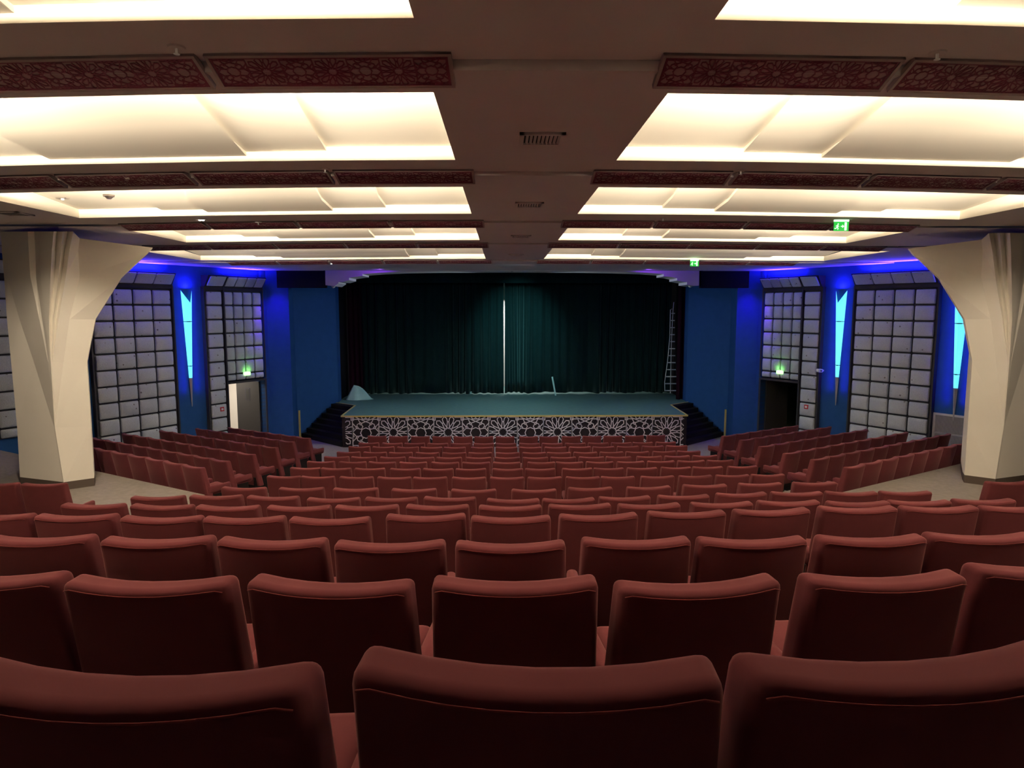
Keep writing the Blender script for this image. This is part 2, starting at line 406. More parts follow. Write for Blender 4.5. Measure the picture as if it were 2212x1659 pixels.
# ------------------------------------------------------------------ inclined red lattice panels under each riser
GL, GWd = 1.30, .235
def make_grille():
    root = thing('lattice_ceiling_panel', '', 'ceiling panel')
    b = MB(); b.box(-GL / 2, GL / 2, 0, GWd, .0, .02); b.build('backing_board', mat['grille_back'], root)
    fr = MB()
    e = .012
    fr.box(-GL / 2 - .004, GL / 2 + .004, -.006, e, -.006, .024); fr.box(-GL / 2 - .004, GL / 2 + .004, GWd - e, GWd + .006, -.006, .024)
    fr.box(-GL / 2 - .006, -GL / 2 + e, -.006, GWd + .006, -.006, .024); fr.box(GL / 2 - e, GL / 2 + .006, -.006, GWd + .006, -.006, .024)
    fr.build('frame', mat['grille_frame'], root)
    la = MB(); hw = GL / 2 - .018; y0, y1 = .016, GWd - .016; yc = (y0 + y1) / 2
    s_ = (y1 - y0) / .96; per = 1.70 * s_
    k0 = -int(hw / per) - 2
    for k in range(k0, -k0 + 1):
        for p, q in GIR:
            a = (p[0] * s_ + k * per, p[1] * s_ + yc); c = (q[0] * s_ + k * per, q[1] * s_ + yc)
            r_ = clip(a, c, -hw, hw, y0, y1)
            if r_: la.strip((r_[0][0], r_[0][1], -.001), (r_[1][0], r_[1][1], -.001), .0065, .003, (0, 0, -1))
    for yy in (y0, y1): la.strip((-hw, yy, -.001), (hw, yy, -.001), .011, .003, (0, 0, -1))
    for xx in (-hw, hw): la.strip((xx, y0, -.001), (xx, y1, -.001), .006, .003, (0, 0, -1))
    la.build('lattice', mat['grille_red'], root)
    br = MB(); br.box(-GL / 2 + .02, -GL / 2 + .05, .09, .14, .02, .045); br.box(GL / 2 - .05, GL / 2 - .02, .09, .14, .02, .045)
    br.build('hanger', mat['black'], root)
    return root
g0 = make_grille(); register(g0)
NG = [(2, 2), (4, 4), (4, 4), (5, 5), (5, 5)]
gnames = ['nearest the camera', 'second from the camera', 'third from the camera', 'fourth from the camera', 'above the stage front']
gfirst = True
for b in range(5):
    nl, nr_ = NG[b]; Yr = RIS[b + 1]; zt = ZL[b] - .012
    tilt = math.atan2(ZL[b] - ZL[b + 1] + .034, .21)
    slots = [(-1, i) for i in range(nl)][::-1] + [(1, i) for i in range(nr_)]
    for j, (sd, i) in enumerate(slots):
        x = CX + sd * (.565 + GL / 2 + i * 1.36)
        slope = .027 * (max(-6.5, min(7.1, x)) - CX)
        o = g0 if gfirst else dup(g0); gfirst = False
        o.location = (x, cy(x, Yr) - .10, zt); o.rotation_euler = (-tilt, 0, math.atan(slope))
        side = 'left' if sd < 0 else 'right'
        n_in = i
        tag(o, 'red latticework ceiling panel, %s out from the %s edge of the centre strip, row %s' % (ORD[n_in], side, gnames[b]), 'ceiling panel', 'red latticework ceiling panels')

# ------------------------------------------------------------------ side walls
def WL(s, n, z, right=False):
    """point on the side wall: s metres along it, n metres into the hall"""
    x = -9.13 + .5 * s + .866 * n; y = 17.8 + .866 * s - .5 * n
    return Vector((mir(x) if right else x, y, z))
def hit(px, py, right=False):
    d = ray(px, py); nx, ny = .866, -.5
    ox, oy = -9.13, 17.8
    if right: nx = -nx; ox = mir(ox)
    t_ = (nx * ox + ny * oy) / (nx * d.x + ny * d.y)
    p = EYE + d * t_
    x = mir(p.x) if right else p.x
    return (x + 9.13) * .5 + (p.y - 17.8) * .866, p.z
S1a, S1b = hit(201, 800)[0], hit(372, 800)[0]
S2a, S2m, S2b = hit(444, 750)[0], hit(483, 750)[0], hit(571, 800)[0]
print('left bays', S1a, S1b, S2a, S2m, S2b)
print('right bays', hit(2018, 800, True)[0], hit(1851, 800, True)[0], hit(1775, 750, True)[0], hit(1742, 750, True)[0], hit(1643, 800, True)[0])
DOORZ = 2.08
for side, right in (('left', False), ('right', True)):
    T = lambda p: WL(p.x, p.y, p.z, right)
    m = MB()
    m.box(-12, S2m, -.25, 0, -.2, 6, T); m.box(S2m, S2b, -.35, -.1, DOORZ, 6, T); m.box(S2b, S2b + .12, -.35, 0, -.2, 6, T)
    struct(m, 'wall_' + side, mat['blue'])
    # pier and splayed wall beside the proscenium
    q = WL(S2b + .12, 0, 0, right)
    X = (lambda x: x) if not right else mir
    pts = [(q.x, q.y), (X(-7.30), 20.98), (X(-6.62), 21.02), (X(-6.87), 22.3), (X(-5.85), 23.75), (X(-5.85), 24.2), (X(-7.6), 24.2), (X(-8.2), 21.2)]
    m = MB(); m.prism(pts, -.2, 6); o = struct(m, 'wall_proscenium_' + side, mat['blue'])
    # corridor behind the door
    m = MB()
    for bx in ((S2m - .9, S2b + .9, -2.6, -2.5, -.0, 2.6), (S2m - 1.0, S2m - .9, -2.6, -.25, 0, 2.6), (S2b + .5, S2b + .6, -2.6, -.35, 0, 2.6), (S2m - 1, S2b + .6, -2.6, -.25, 2.6, 2.7), (S2m - .4, S2m - .3, -1.5, -.35, 0, 2.6)): m.box(*bx, T)
    struct(m, 'wall_corridor_' + side, mat['green_wall' if right else 'white_wall'])
    if not right:
        p = WL((S2m + S2b) / 2 - .2, -1.2, 2.5); area('corridor_lamp', p, (0, 0, -1), .6, .6, 60, (1, .88, .72))
    m = MB(); p = 0.06
    m.box(S2m - p, S2m, -.3, .02, 0, DOORZ + p, T); m.box(S2b, S2b + p, -.3, .02, 0, DOORZ + p, T); m.box(S2m - p, S2b + p, -.3, .02, DOORZ, DOORZ + p, T)
    struct(m, 'trim_1' if not right else 'trim_2', mat['tile_frame'])
    # door leaf, swung out into the corridor
    hp = WL(S2b - .03, -.22, 0.01, right)
    d = thing('open_door', 'dark open door leaf with push bar in the %s wall doorway' % side, 'door', hp)
    fx = WL(S2b - .13, -1.12, .01, right) - hp; ang = math.atan2(fx.y, fx.x); d.rotation_euler = (0, 0, ang)
    m = MB(); m.box(0, .92, -.025, .025, 0, 2.02); m.build('leaf', mat['door'], d)
    sg = -1 if not right else 1
    m = MB(); yo = .075 * sg
    m.tube([(.08, yo, 1.0), (.84, yo, 1.0)], .016); m.box(.06, .1, min(0, yo), max(0, yo), .9, 1.12); m.box(.82, .86, min(0, yo), max(0, yo), .9, 1.12)
    m.build('push_bar', mat['metal'], d)
    m = MB(); m.box(.36, .56, -.03, .03, 1.4, 1.8); m.build('window_frame', mat['tile_frame'], d)
    m = MB(); m.box(.39, .53, -.034, .034, 1.43, 1.77); m.build('glass_pane', mat['black'], d)

def acoustic_bay(right, cols, z0, z1, label, rows_extra=True, nn=0.0):
    """cols: list of (s0,s1) tile columns; rows of tiles pitch .403 from z1 downwards"""
    T = lambda p: WL(p.x, p.y + nn, p.z, right)
    s0, s1 = cols[0][0], cols[-1][1]
    root = thing('acoustic_wall_panel', label, 'wall panel', group='padded acoustic wall panels')
    m = MB(); m.box(s0 - .04, s1 + .04, 0, .06, z0, z1 + .03, T); m.box(s0 - .07, s0 - .03, 0, .13, z0, z1 + .12, T); m.box(s1 + .03, s1 + .07, 0, .13, z0, z1 + .12, T)
    m.box(s0 - .07, s1 + .07, 0, .12, z1 + .03, z1 + .12, T)
    m.build('frame', mat['tile_frame'], root)
    m = MB(); z = z1
    while z > z0 + .05:
        zb = max(z0, z - .403)
        for a, b_ in cols:
            cxm, czm = (a + b_) / 2, (z + zb) / 2; hx, hz = (b_ - a) / 2 - .019, (z - zb) / 2 - .019
            def TT(v, cxm=cxm, czm=czm, hx=hx, hz=hz):
                bul = .045 * (1 - (v.x / hx) ** 2) ** .5 * (1 - (v.z / hz) ** 2) ** .5 if abs(v.x) < hx and abs(v.z) < hz else 0
                return T(Vector((cxm + v.x, .085 + v.y + (bul if v.y > 0 else 0), czm + v.z)))
            m.soft(hx, .03, hz, .03, 3, 5, TT)
        z = zb
    m.build('padded_tiles', mat['tile'], root, smooth=True)
    if rows_extra:                                           # tilted top row
        m = MB(); za, zb = z1 + .14, z1 + .40
        for a, b_ in cols:
            cxm = (a + b_) / 2; hx = (b_ - a) / 2 - .012
            def TT(v, cxm=cxm, hx=hx):
                k = (v.z + .13) / .26
                return T(Vector((cxm + v.x, .16 + .20 * k + v.y, za + .26 * k)))
            m.soft(hx, .03, .13, .022, 2, 3, TT)
        m.build('tilted_top_tiles', mat['tile'], root, smooth=True)
        m = MB(); P = [(s0 - .04, 0, z1 + .12), (s0 - .04, .14, z1 + .12), (s0 - .04, .33, z1 + .43), (s0 - .04, 0, z1 + .43)]
        Q = [(s1 + .04,) + p[1:] for p in P]
        vs = [T(Vector(p)) for p in P + Q]; m.add(vs, [(0, 1, 2, 3), (4, 5, 6, 7), (0, 1, 5, 4), (1, 2, 6, 5), (2, 3, 7, 6), (3, 0, 4, 7)])
        m.build('top_box', mat['tile_frame'], root)
    return root
def split(a, b, n): return [(a + (b - a) * i / n, a + (b - a) * (i + 1) / n) for i in range(n)]
BLUE = (.05, .02, 1.0)
for right in (False, True):
    sd = 'right' if right else 'left'
    acoustic_bay(right, split(S1a, S1b, 4), 0.02, 4.78, 'tall grey padded wall panel four tiles wide on the %s wall' % sd)
    acoustic_bay(right, [(S2a, S2m - .06)], 0.02, 4.78, 'narrow one tile wide grey padded strip beside the %s doorway' % sd)
    acoustic_bay(right, split(S2m + .05, S2b - .02, 4), DOORZ + .08, 4.78, 'shaded grey padded wall panel above the %s doorway' % sd, nn=-.1)
    s0 = S1a - 1.1
    acoustic_bay(right, split(s0 - 2.0, s0, 4), 1.45, 4.9, 'grey padded wall panel behind the %s white pillar' % sd)
    for a, b_, pw in ((S1a, S1b, 120), (S2m, S2b, 75)):
        p = WL((a + b_) / 2, .16, 5.23, right); n = Vector((.15 if not right else -.15, -.1, 1))
        o = area('wall_wash_lamp', p, n, .05, (b_ - a) * .8, pw, BLUE)
        dd = WL(1, 0, 0, right) - WL(0, 0, 0, right); z_ = -n.normalized(); y_ = (dd - z_ * dd.dot(z_)).normalized(); x_ = y_.cross(z_)
        o.rotation_euler = Matrix((x_, y_, z_)).transposed().to_euler()

for right in (False, True):
    X = mir if right else (lambda x: x)
    spot('pier_wash_lamp', (X(-6.9), 20.35, 5.40), (X(-6.97), 21.0, 3.3), 240, (.12, .0, 1.0), math.radians(60), 1.0, .05)
    spot('beam_wash_lamp', (X(-3.6), 20.1, 5.42), (X(-4.0), 20.9, 5.25), 30, (.25, .05, 1.0), math.radians(120), 1.0, .05)
# wall sconces: long inverted wedges
def sconce(right, s, label):
    root = thing('wall_sconce', label, 'wall light', group='tapered blue wall sconces')
    T = lambda p: WL(s + p[0], p[1], p[2], right)
    zt, zb = 4.78, 1.58
    def sect(z):
        k = (z - zb) / (zt - zb); hw = .012 + .155 * k; pr = .03 + .15 * k; return hw, pr
    def piece(za, z2, notch=False):
        m = MB(); h0, p0 = sect(za); h1, p1 = sect(z2); d = -.34 if notch else 0
        vs = [T(q) for q in ((-h0, .03, za), (0, p0, za), (h0, .03, za), (-h1, .03, z2), (0, p1, z2 + d), (h1, .03, z2))]
        m.add(vs, [(0, 1, 4, 3), (1, 2, 5, 4), (0, 1, 2)] + ([] if notch else [(0, 2, 5, 3), (3, 4, 5)])); return m
    piece(3.94, zt, True).build('upper_diffuser', mat['glow_cyan'], root)
    piece(2.72, 3.925).build('middle_diffuser', mat['glow_cyan'], root)
    piece(2.38, 2.705).build('lower_diffuser', mat['glow_cyan'], root)
    piece(zb, 2.38).build('metal_tip', mat['sconce_metal'], root)
    m = MB()
    for a in (2.712, 3.932):
        h0, p0 = sect(a); vs = [T(q) for q in ((-h0 - .004, .02, a - .012), (0, p0 + .006, a - .012), (h0 + .004, .02, a - .012), (-h0 - .004, .02, a + .012), (0, p0 + .006, a + .012), (h0 + .004, .02, a + .012))]
        m.add(vs, [(0, 1, 4, 3), (1, 2, 5, 4), (0, 2, 5, 3), (0, 1, 2), (3, 4, 5)])
    m.build('joint_band', mat['tile_frame'], root)
    # blue LED strips running down both flanks and one throwing light upwards
    zm = (2.1 + zt) / 2
    for sg in (-1, 1):
        p = T((sg * .15, .13, zm)); d = WL(sg * 1.0, -.9, 0, right) - WL(0, 0, 0, right)
        area('sconce_led', p, d, .04, 2.9, 5, BLUE)
    area('sconce_uplight', T((0, .12, zt + .06)), (WL(0, -.15, 0, right) - WL(0, 0, 0, right)) + Vector((0, 0, 1)), .12, .12, 10, BLUE)
    return root
sconce(False, hit(407, 750)[0], 'tall tapering cyan lit sconce on the left blue wall')
sconce(True, hit(1813, 750, True)[0], 'cyan lit sconce between the two right wall panels')
sconce(True, hit(2070, 780, True)[0], 'cyan lit sconce partly hidden behind the right pillar')
# other blue LED bays behind the pillars
# ------------------------------------------------------------------ wall behind the camera
m = MB(); m.box(-17, 17.6, -3.2, -3, -.2, 6); struct(m, 'wall_back', mat['soffit'])

# ------------------------------------------------------------------ stage
SY, SZ = 20.55, .99
root = thing('stage', 'raised stage with pale latticework front and gold edge', 'stage')
dk = [(-4.98, SY), (5.73, SY), (5.78, 22.8), (6.5, 23.5), (6.5, 23.74), (6.62, 23.8), (6.62, 28.5), (-5.92, 28.5), (-5.92, 23.8), (-5.80, 23.74), (-5.80, 23.5), (-5.05, 22.8)]
m = MB(); m.prism([(x, y + (.03 if y < 21 else 0)) for x, y in dk], 0, SZ - .03); m.build('base', mat['stage_black'], root)
m = MB(); m.prism(dk, SZ - .03, SZ); m.build('deck', mat['stage_top'], root)
m = MB()
path = [(-5.85, 23.5), (-5.05, 22.8), (-4.98, SY), (5.73, SY), (5.78, 22.8), (6.55, 23.5)]
for a, c in zip(path, path[1:]): m.strip((*a, SZ), (*c, SZ), .05, .012, (0, 0, 1)); 
m.box(-5.0, 5.75, SY - .03, SY, SZ - .03, SZ + .012)
m.build('gold_edge', mat['gold'], root)
m = MB(); m.box(-4.90, 5.66, SY + .0, SY + .03, .02, SZ - .04); m.build('front_board', mat['stage_black'], root)
m = MB(); zc = .475
for k in range(0, 8):
    for p, q in GIR:
        x0 = -5.09 + 1.697 * k
        r_ = clip((p[0] + x0, p[1] + zc), (q[0] + x0, q[1] + zc), -4.86, 5.62, .02, .945)
        if r_: m.strip((r_[0][0], SY + .002, r_[0][1]), (r_[1][0], SY + .002, r_[1][1]), .023, .018, (0, -1, 0))
m.build('lattice_front', mat['lattice'], root)
# corner stairs
for right in (False, True):
    X = mir if right else (lambda x: x)
    sd = 'right' if right else 'left'
    r_ = thing('stage_stairs', 'black carpeted stairs climbing to the %s corner of the stage' % sd, 'stairs', group='stairs at the stage corners')
    lb, rb = Vector((-6.75, 22.25)), Vector((-5.01, 20.62)); lt, rt = Vector((-5.87, 23.45)), Vector((-5.08, 22.78))
    n = 7
    for i in range(n):
        a0, a1 = lb.lerp(lt, i / n), rb.lerp(rt, i / n)
        m = MB(); pts = [a0, a1, rt, lt]
        z0_, z1_ = SZ * i / (n + .0) , SZ * (i + 1) / n - (.004 if i == n - 1 else 0)
        m.prism([(X(p.x), p.y) for p in pts], z0_ if i else 0, z1_)
        m.build('step', mat['step'], r_)
for right, lab in ((False, 'thin brass corner post where the left blue walls meet'), (True, 'thin brass corner post where the right blue walls meet')):
    X = mir if right else (lambda x: x)
    m = MB(); m.box(min(X(-6.80), X(-6.75)), max(X(-6.80), X(-6.75)), 22.16, 22.21, 0, .92)
    m.box(min(X(-6.82), X(-6.73)), max(X(-6.82), X(-6.73)), 22.14, 22.23, 0, .02)
    tag(m.build('corner_post', mat['gold']), lab, 'post')

# proscenium beam with stepped arch underside
BY0, BY1 = 20.9, 21.9
def bp(px, py): p = atY(px, py, BY0); return p.x, p.z
prof = [(703, 576), (703, 616), (722, 618), (731, 612), (731, 609), (741, 609), (754, 605), (754, 600), (768, 598), (783, 596), (783, 592), (824, 589), (870, 587), (960, 585.5), (1106, 585), (1250, 585.5), (1330, 587), (1396, 589), (1434, 592), (1434, 597), (1450, 598), (1463, 601), (1463, 606), (1480, 609), (1484, 609), (1484, 615), (1497, 617), (1510, 617), (1510, 576)]
pts = [bp(*p) for p in prof]; top = ZL[5] + .4
pts = [(pts[0][0], top)] + pts[1:-1] + [(pts[-1][0], top)]
m = MB(); n = len(pts)
vs = [(x, BY0, z) for x, z in pts] + [(x, BY1, z) for x, z in pts]
fs = [(i, (i + 1) % n, n + (i + 1) % n, n + i) for i in range(n)]
# front and back faces as quads up to the top edge
vs += [(x, BY0, top) for x, z in pts] + [(x, BY1, top) for x, z in pts]
for i in range(n - 1):
    fs.append((i, i + 1, 2 * n + i + 1, 2 * n + i)); fs.append((n + i, n + i + 1, 3 * n + i + 1, 3 * n + i))
m.add(vs, fs); struct(m, 'trim_3', mat['soffit'], fix=False)
# walls and roof of the stage house
m = MB(); m.box(-6.2, -5.95, 23.75, 28.6, 0, 9); struct(m, 'wall_stage_left', mat['dark'])
m = MB(); m.box(6.65, 6.9, 23.75, 28.6, 0, 9); struct(m, 'wall_stage_right', mat['dark'])
m = MB(); m.box(-6.2, 6.9, 28.6, 28.8, 0, 9); struct(m, 'wall_stage_back', mat['white_wall'])
m = MB(); m.box(-7, 7.7, 21.4, 29, 7.5, 7.7); m.box(-7, 7.7, 21.3, 21.5, 5.44, 7.7); m.box(-7.2, -6.9, 21.3, 29, 5.44, 7.7); m.box(7.6, 7.9, 21.3, 29, 5.44, 7.7)
struct(m, 'ceiling_stage_house', mat['dark'])
# short dark slabs in front of the splay tops
for right in (False, True):
    X = mir if right else (lambda x: x)
    m = MB(); a, c = sorted((X(-5.45), X(-7.0))); m.box(a, c, 21.0, 21.15, 4.92, 5.9); struct(m, 'trim_%d' % (4 + right), mat['dark'])
area('backstage_lamp', (.4, 27.8, 4.5), (0, .2, -1), 3, .5, 200, (1, .96, .9))

# curtains
def drape(name, x0, x1, Y, z0, z1, amp, per, m_, label, cat='curtain', seed=0, flare=.0, group=None, res=.035, smooth=True, hem=.0):
    rnd = random.Random(seed); m = MB(); n = int(abs(x1 - x0) / res); nz = 8
    ph = [rnd.uniform(0, 6) for _ in range(5)]
    kinks = sorted(rnd.uniform(0, 1) for _ in range(9))
    vs = []
    for j in range(nz + 1):
        t_ = j / nz
        for i in range(n + 1):
            u_ = i / n; x = x0 + (x1 - x0) * u_
            warp = x + .25 * math.sin(x * 1.3 + ph[0]) + .11 * math.sin(x * 3.1 + ph[1])
            a = math.sin(warp * 2 * PI / per); a = math.copysign(abs(a) ** .7, a)
            y = Y + amp * (.75 + .4 * math.sin(x * 2.1 + ph[2])) * a * (.8 + .5 * t_) + .02 * math.sin(x * 23 + ph[3] + t_ * 2) + .05 * t_ * math.sin(x * 1.7 + ph[4] * 2)
            xx = x + .05 * t_ * math.sin(x * 4 + ph[2])
            z = z1 + (z0 - z1) * t_ + (hem * (.5 + .5 * math.sin(x * 5 + ph[1])) * t_)
            if abs(u_) < 1e-9 or abs(u_ - 1) < 1e-9: xx = x
            vs.append((xx, y, z))
    fs = [(j * (n + 1) + i, j * (n + 1) + i + 1, (j + 1) * (n + 1) + i + 1, (j + 1) * (n + 1) + i) for j in range(nz) for i in range(n)]
    m.add(vs, fs); o = m.build(name, m_, smooth=True, fix=False)
    md = o.modifiers.new('thickness', 'SOLIDIFY'); md.thickness = .012
    tag(o, label, cat, group); return o
CZ1 = 5.33
drape('stage_curtain', -5.75, .035, 25.9, SZ + .02, 5.35, .115, .34, mat['curtain'], 'left half of the dark teal stage curtain', seed=1, group='main stage curtain halves', hem=.03)
drape('stage_curtain', .075, 6.45, 25.9, SZ + .03, 5.35, .115, .34, mat['curtain'], 'right half of the dark teal stage curtain', seed=2, group='main stage curtain halves', hem=.05)
drape('curtain_valance', -5.6, 6.3, 24.9, 5.22, 6.3, .012, .9, mat['curtain'], 'dark teal valance hanging across the top of the stage', seed=3, res=.06)
drape('side_curtain', 6.31, 6.60, 24.2, SZ + .02, 6.0, .06, .17, mat['leg_curtain'], 'narrow plum side curtain at the right edge of the stage', seed=4, group='narrow side curtains', res=.015)
drape('side_curtain', -5.8, -5.3, 25.3, SZ + .02, 6.0, .06, .17, mat['leg_curtain'], 'narrow black side curtain at the left edge of the stage', seed=5, group='narrow side curtains', res=.015)

# ladder beside the right side curtain
def q3(u, v, Y): return atY(1100 + u / 3.771, 560 + v / 3.771, Y)
lad = thing('ladder', 'tall aluminium ladder standing on stage before the right curtain', 'ladder')
LY = 25.25
m = MB(); m.tube([q3(1313, 1092, LY), q3(1320, 700, LY + .08), q3(1334, 415, LY + .15), q3(1341, 350, LY + .17)], .013); m.build('rail', mat['metal'], lad)
m = MB(); m.tube([q3(1268, 1075, LY), q3(1266, 1000, LY), q3(1290, 830, LY + .04), q3(1308, 640, LY + .09), q3(1313, 412, LY + .14), q3(1326, 405, LY + .15)], .014); m.build('rail', mat['metal'], lad)
m = MB(); m.tube([q3(1370, 1090, LY + .0), q3(1352, 760, LY + .08), q3(1347, 430, LY + .15)], .008); m.build('rail', mat['tile_frame'], lad)
vv = [441, 499, 557, 614, 671, 728, 785, 842, 899, 956, 1013, 1070]
ll = [1322, 1319, 1316, 1315, 1314, 1306, 1299, 1293, 1285, 1278, 1270, 1273]; rr = [1348, 1347, 1347, 1347, 1348, 1350, 1352, 1355, 1358, 1362, 1365, 1370]
for v_, a, c in zip(vv, ll, rr):
    m = MB(); p, q = q3(a, v_, LY + .1), q3(c, v_ + 3, LY + .1); m.box(p.x, q.x, p.y - .03, p.y + .03, p.z - .018, p.z + .018); m.build('rung', mat['metal'], lad)
# crumpled cloth heap
cb = atZ(768, 862, SZ); cb.x = cb.x * 24.35 / cb.y + .12
m = MB(); rnd = random.Random(3); nr2, na = 9, 28; vs = []
for j in range(nr2 + 1):
    t_ = j / nr2
    for i in range(na):
        a = 2 * PI * i / na
        R = .50 * t_ * (1 + .10 * math.sin(3 * a + 1) + .05 * math.sin(7 * a)) * (1.05 if math.cos(a) < 0 else .95)
        zz = .52 * (1 - t_) ** 1.15 + (.035 * math.sin(5 * a + 3 * t_) * math.sin(PI * t_) + .11 * max(0, math.cos(a - .1)) ** 2 * math.sin(PI * min(1, t_ * 1.15)))
        sh = -.17 * (1 - t_)
        vs.append((cb.x + sh + R * math.cos(a), 24.35 + R * .55 * math.sin(a), SZ + .008 + max(0, zz)))
fs = [(j * na + i, j * na + (i + 1) % na, (j + 1) * na + (i + 1) % na, (j + 1) * na + i) for j in range(nr2) for i in range(na)]
m.add(vs, fs); tag(m.build('crumpled_cloth', mat['tarp'], smooth=True), 'crumpled pale teal cloth heap at the left of the stage', 'cloth')
# leaning board, loose box
p0 = atY(1193, 815, 25.7); p1 = atY(1200, 848, 25.4); p1.z = SZ
m = MB(); m.strip(p0, (p1.x, p1.y, SZ + .01), .06, .02, (0, -1, .2)); tag(m.build('leaning_board', mat['tarp']), 'short narrow board leaning against the stage curtain', 'board')
p = atZ(1012, 850, SZ); m = MB(); m.box(p.x - .13, p.x + .13, p.y - .15, p.y, SZ, SZ + .08); m.box(p.x - .135, p.x + .135, p.y - .155, p.y + .005, SZ + .06, SZ + .085); tag(m.build('small_box', mat['tarp']), 'small low box against the bottom of the stage curtain', 'box')

# ------------------------------------------------------------------ pillars
def pillar(right):
    lab = 'white pillar with pleated fan capital on the %s' % ('right' if right else 'left')
    root = thing('pillar', lab, 'pillar', group='white fan topped pillars')
    # each level: list of (px, Y) for 12 front points, at image height y (points differ at the top)
    Lv = [
        (1055, [(45, 10.95), (136, 10.62), (137, 10.61), (138, 10.6), (138, 10.6), (138, 10.6), (138, 10.6), (138, 10.6), (138, 10.6), (139, 10.6), (140, 10.61), (205, 10.87)]),
        (923, [(37, 10.95), (117, 10.65), (118, 10.64), (118, 10.64), (118, 10.64), (118, 10.64), (118, 10.64), (118, 10.64), (118, 10.64), (119, 10.64), (119, 10.64), (197, 10.87)]),
        (782, [(24, 10.95), (73, 10.8), (104, 10.53), (106, 10.52), (107, 10.51), (109, 10.5), (110, 10.5), (111, 10.51), (112, 10.52), (113, 10.53), (137, 10.68), (188, 10.87)]),
        (690, [(15, 10.95), (42, 10.85), (85, 10.55), (91, 10.54), (97, 10.48), (105, 10.42), (111, 10.50), (115, 10.47), (121, 10.54), (126, 10.50), (150, 10.66), (206, 10.87)]),
        (600, [(9, 10.95), (16, 10.9), (66, 10.55), (78, 10.56), (88, 10.44), (109, 10.28), (118, 10.46), (126, 10.42), (133, 10.53), (142, 10.48), (172, 10.68), (262, 10.9)]),
        (540, [(4, 10.95), (10, 10.9), (62, 10.5), (76, 10.54), (86, 10.38), (112, 10.18), (121, 10.42), (132, 10.36), (140, 10.52), (150, 10.45), (169, 10.66), (318, 10.98)]),
        (503, [(2, 10.95), (8, 10.9), (60, 10.45), (74, 10.5), (85, 10.32), (116, 10.08), (124, 10.38), (136, 10.32), (146, 10.5), (158, 10.44), (172, 10.66), (330, 11.0)]),
    ]
    rings = []
    for li, (y, ps) in enumerate(Lv):
        ring = []
        for i, (px, Y) in enumerate(ps):
            yy = y
            if li == 0: p = atY(px, y, Y); p.z = PZ + .13
            else:
                if li == 6: yy = 535 if i == 11 else 515 if i == 10 else 500
                if li == 5: yy = 548 if i == 11 else 540
                if li == 4 and i == 11: yy = 600
                p = atY(px, yy, Y)
            ring.append(p)
        # back points
        pr = ring[11]; pl = ring[0]
        ring.append(Vector((pr.x - .12, pr.y + .22, pr.z)))
        ring.append(Vector((-7.35, 11.9, (pr.z + pl.z) / 2)))
        ring.append(Vector((min(pl.x - .6, -8.3), 11.9, pl.z)))
        if right: ring = [Vector((2 * .50 - p.x, p.y, p.z)) for p in ring]
        rings.append(ring)
    n = len(rings[0]); vs = [p for r_ in rings for p in r_]; fs = []
    for j in range(len(rings) - 1):
        for i in range(n): fs.append((j * n + i, j * n + (i + 1) % n, (j + 1) * n + (i + 1) % n, (j + 1) * n + i))
    fs.append(tuple(range(n))); fs.append(tuple(range((len(rings) - 1) * n, len(rings) * n)))
    m = MB(); m.add(vs, fs); m.build('shaft', mat['pillar'], root)
    b = [rings[0][i] for i in (0, 4, 11, 12, 13, 14)]; m = MB(); m.prism([(p.x, p.y) for p in b], PZ, PZ + .13); m.build('skirting', mat['skirting'], root)
pillar(False); pillar(True)

# ------------------------------------------------------------------ chairs
def make_chair(near, cat_mat='velvet'):
    r_ = thing('auditorium_chair', '', 'chair')
    V = mat[cat_mat]
    def TB(v):                                             # backrest: v in local box coords, height .70 centred
        k = (v.z + .35) / .70                              # 0 bottom, 1 top
        th = 1.25 - .25 * k
        y = v.y * th - .055 + (1 - k) * .17 + .035 * (v.x / .25) ** 2 * (.4 + .6 * k)
        x = v.x * (1.05 - .05 * k)
        z = .55 + v.z - (.012 * (1 - (v.x / .25) ** 2) if v.z > .2 else 0)
        return Vector((x, y, z))
    m = MB(); m.soft(.25, .052, .35, .026, 3, 6, TB); bk = m.build('backrest', V, r_, smooth=True)
    if near:
        m = MB(); pts = []
        hx, hz, e = .238, .334, .0
        for x_, z_ in [(-hx, hz - .008), (-hx + .02, hz)] + [(-hx + .02 + (2 * hx - .04) * i / 8, hz) for i in range(1, 8)] + [(hx - .02, hz), (hx, hz - .008)]:
            pts.append(TB(Vector((x_, -.0525, z_))))
        m.tube(pts, .0018, 6); m.build('piping', mat['piping'], bk, smooth=True)
    def TS(v):
        z = .425 + v.z + .02 * (v.y / .22) - .012 * (1 - (v.x / .2) ** 2) * (1 if v.z > 0 else 0)
        return Vector((v.x, .31 + v.y, z))
    m = MB(); m.soft(.20, .235, .06, .045, 3, 3, TS); m.build('seat', V, r_, smooth=True)
    for s_ in (-1, 1):
        def TA(v, s_=s_):
            k = (v.y + .21) / .42
            return Vector((s_ * .235 + v.x, .27 + v.y, .500 + v.z * (1.0 - .25 * k) + .01 * k))
        m = MB(); m.soft(.030, .21, .062, .028, 3, 2, TA); m.build('armrest', V, r_, smooth=True)
    m = MB(); m.box(-.21, .21, .10, .16, .10, .38); m.box(-.21, -.17, .0, .42, 0, .40); m.box(.17, .21, .0, .42, 0, .40); m.build('base_frame', mat['base'], r_)
    return r_
ch_near = make_chair(True); ch_far = make_chair(False); register(None)
used = {id(ch_near): False, id(ch_far): False}
def put_chair(proto, x, y, z, rz, label, group):
    o = dup(proto) if used[id(proto)] else proto; used[id(proto)] = True
    o.location = (x, y, z); o.rotation_euler = (0, 0, rz); tag(o, label, 'chair', group)
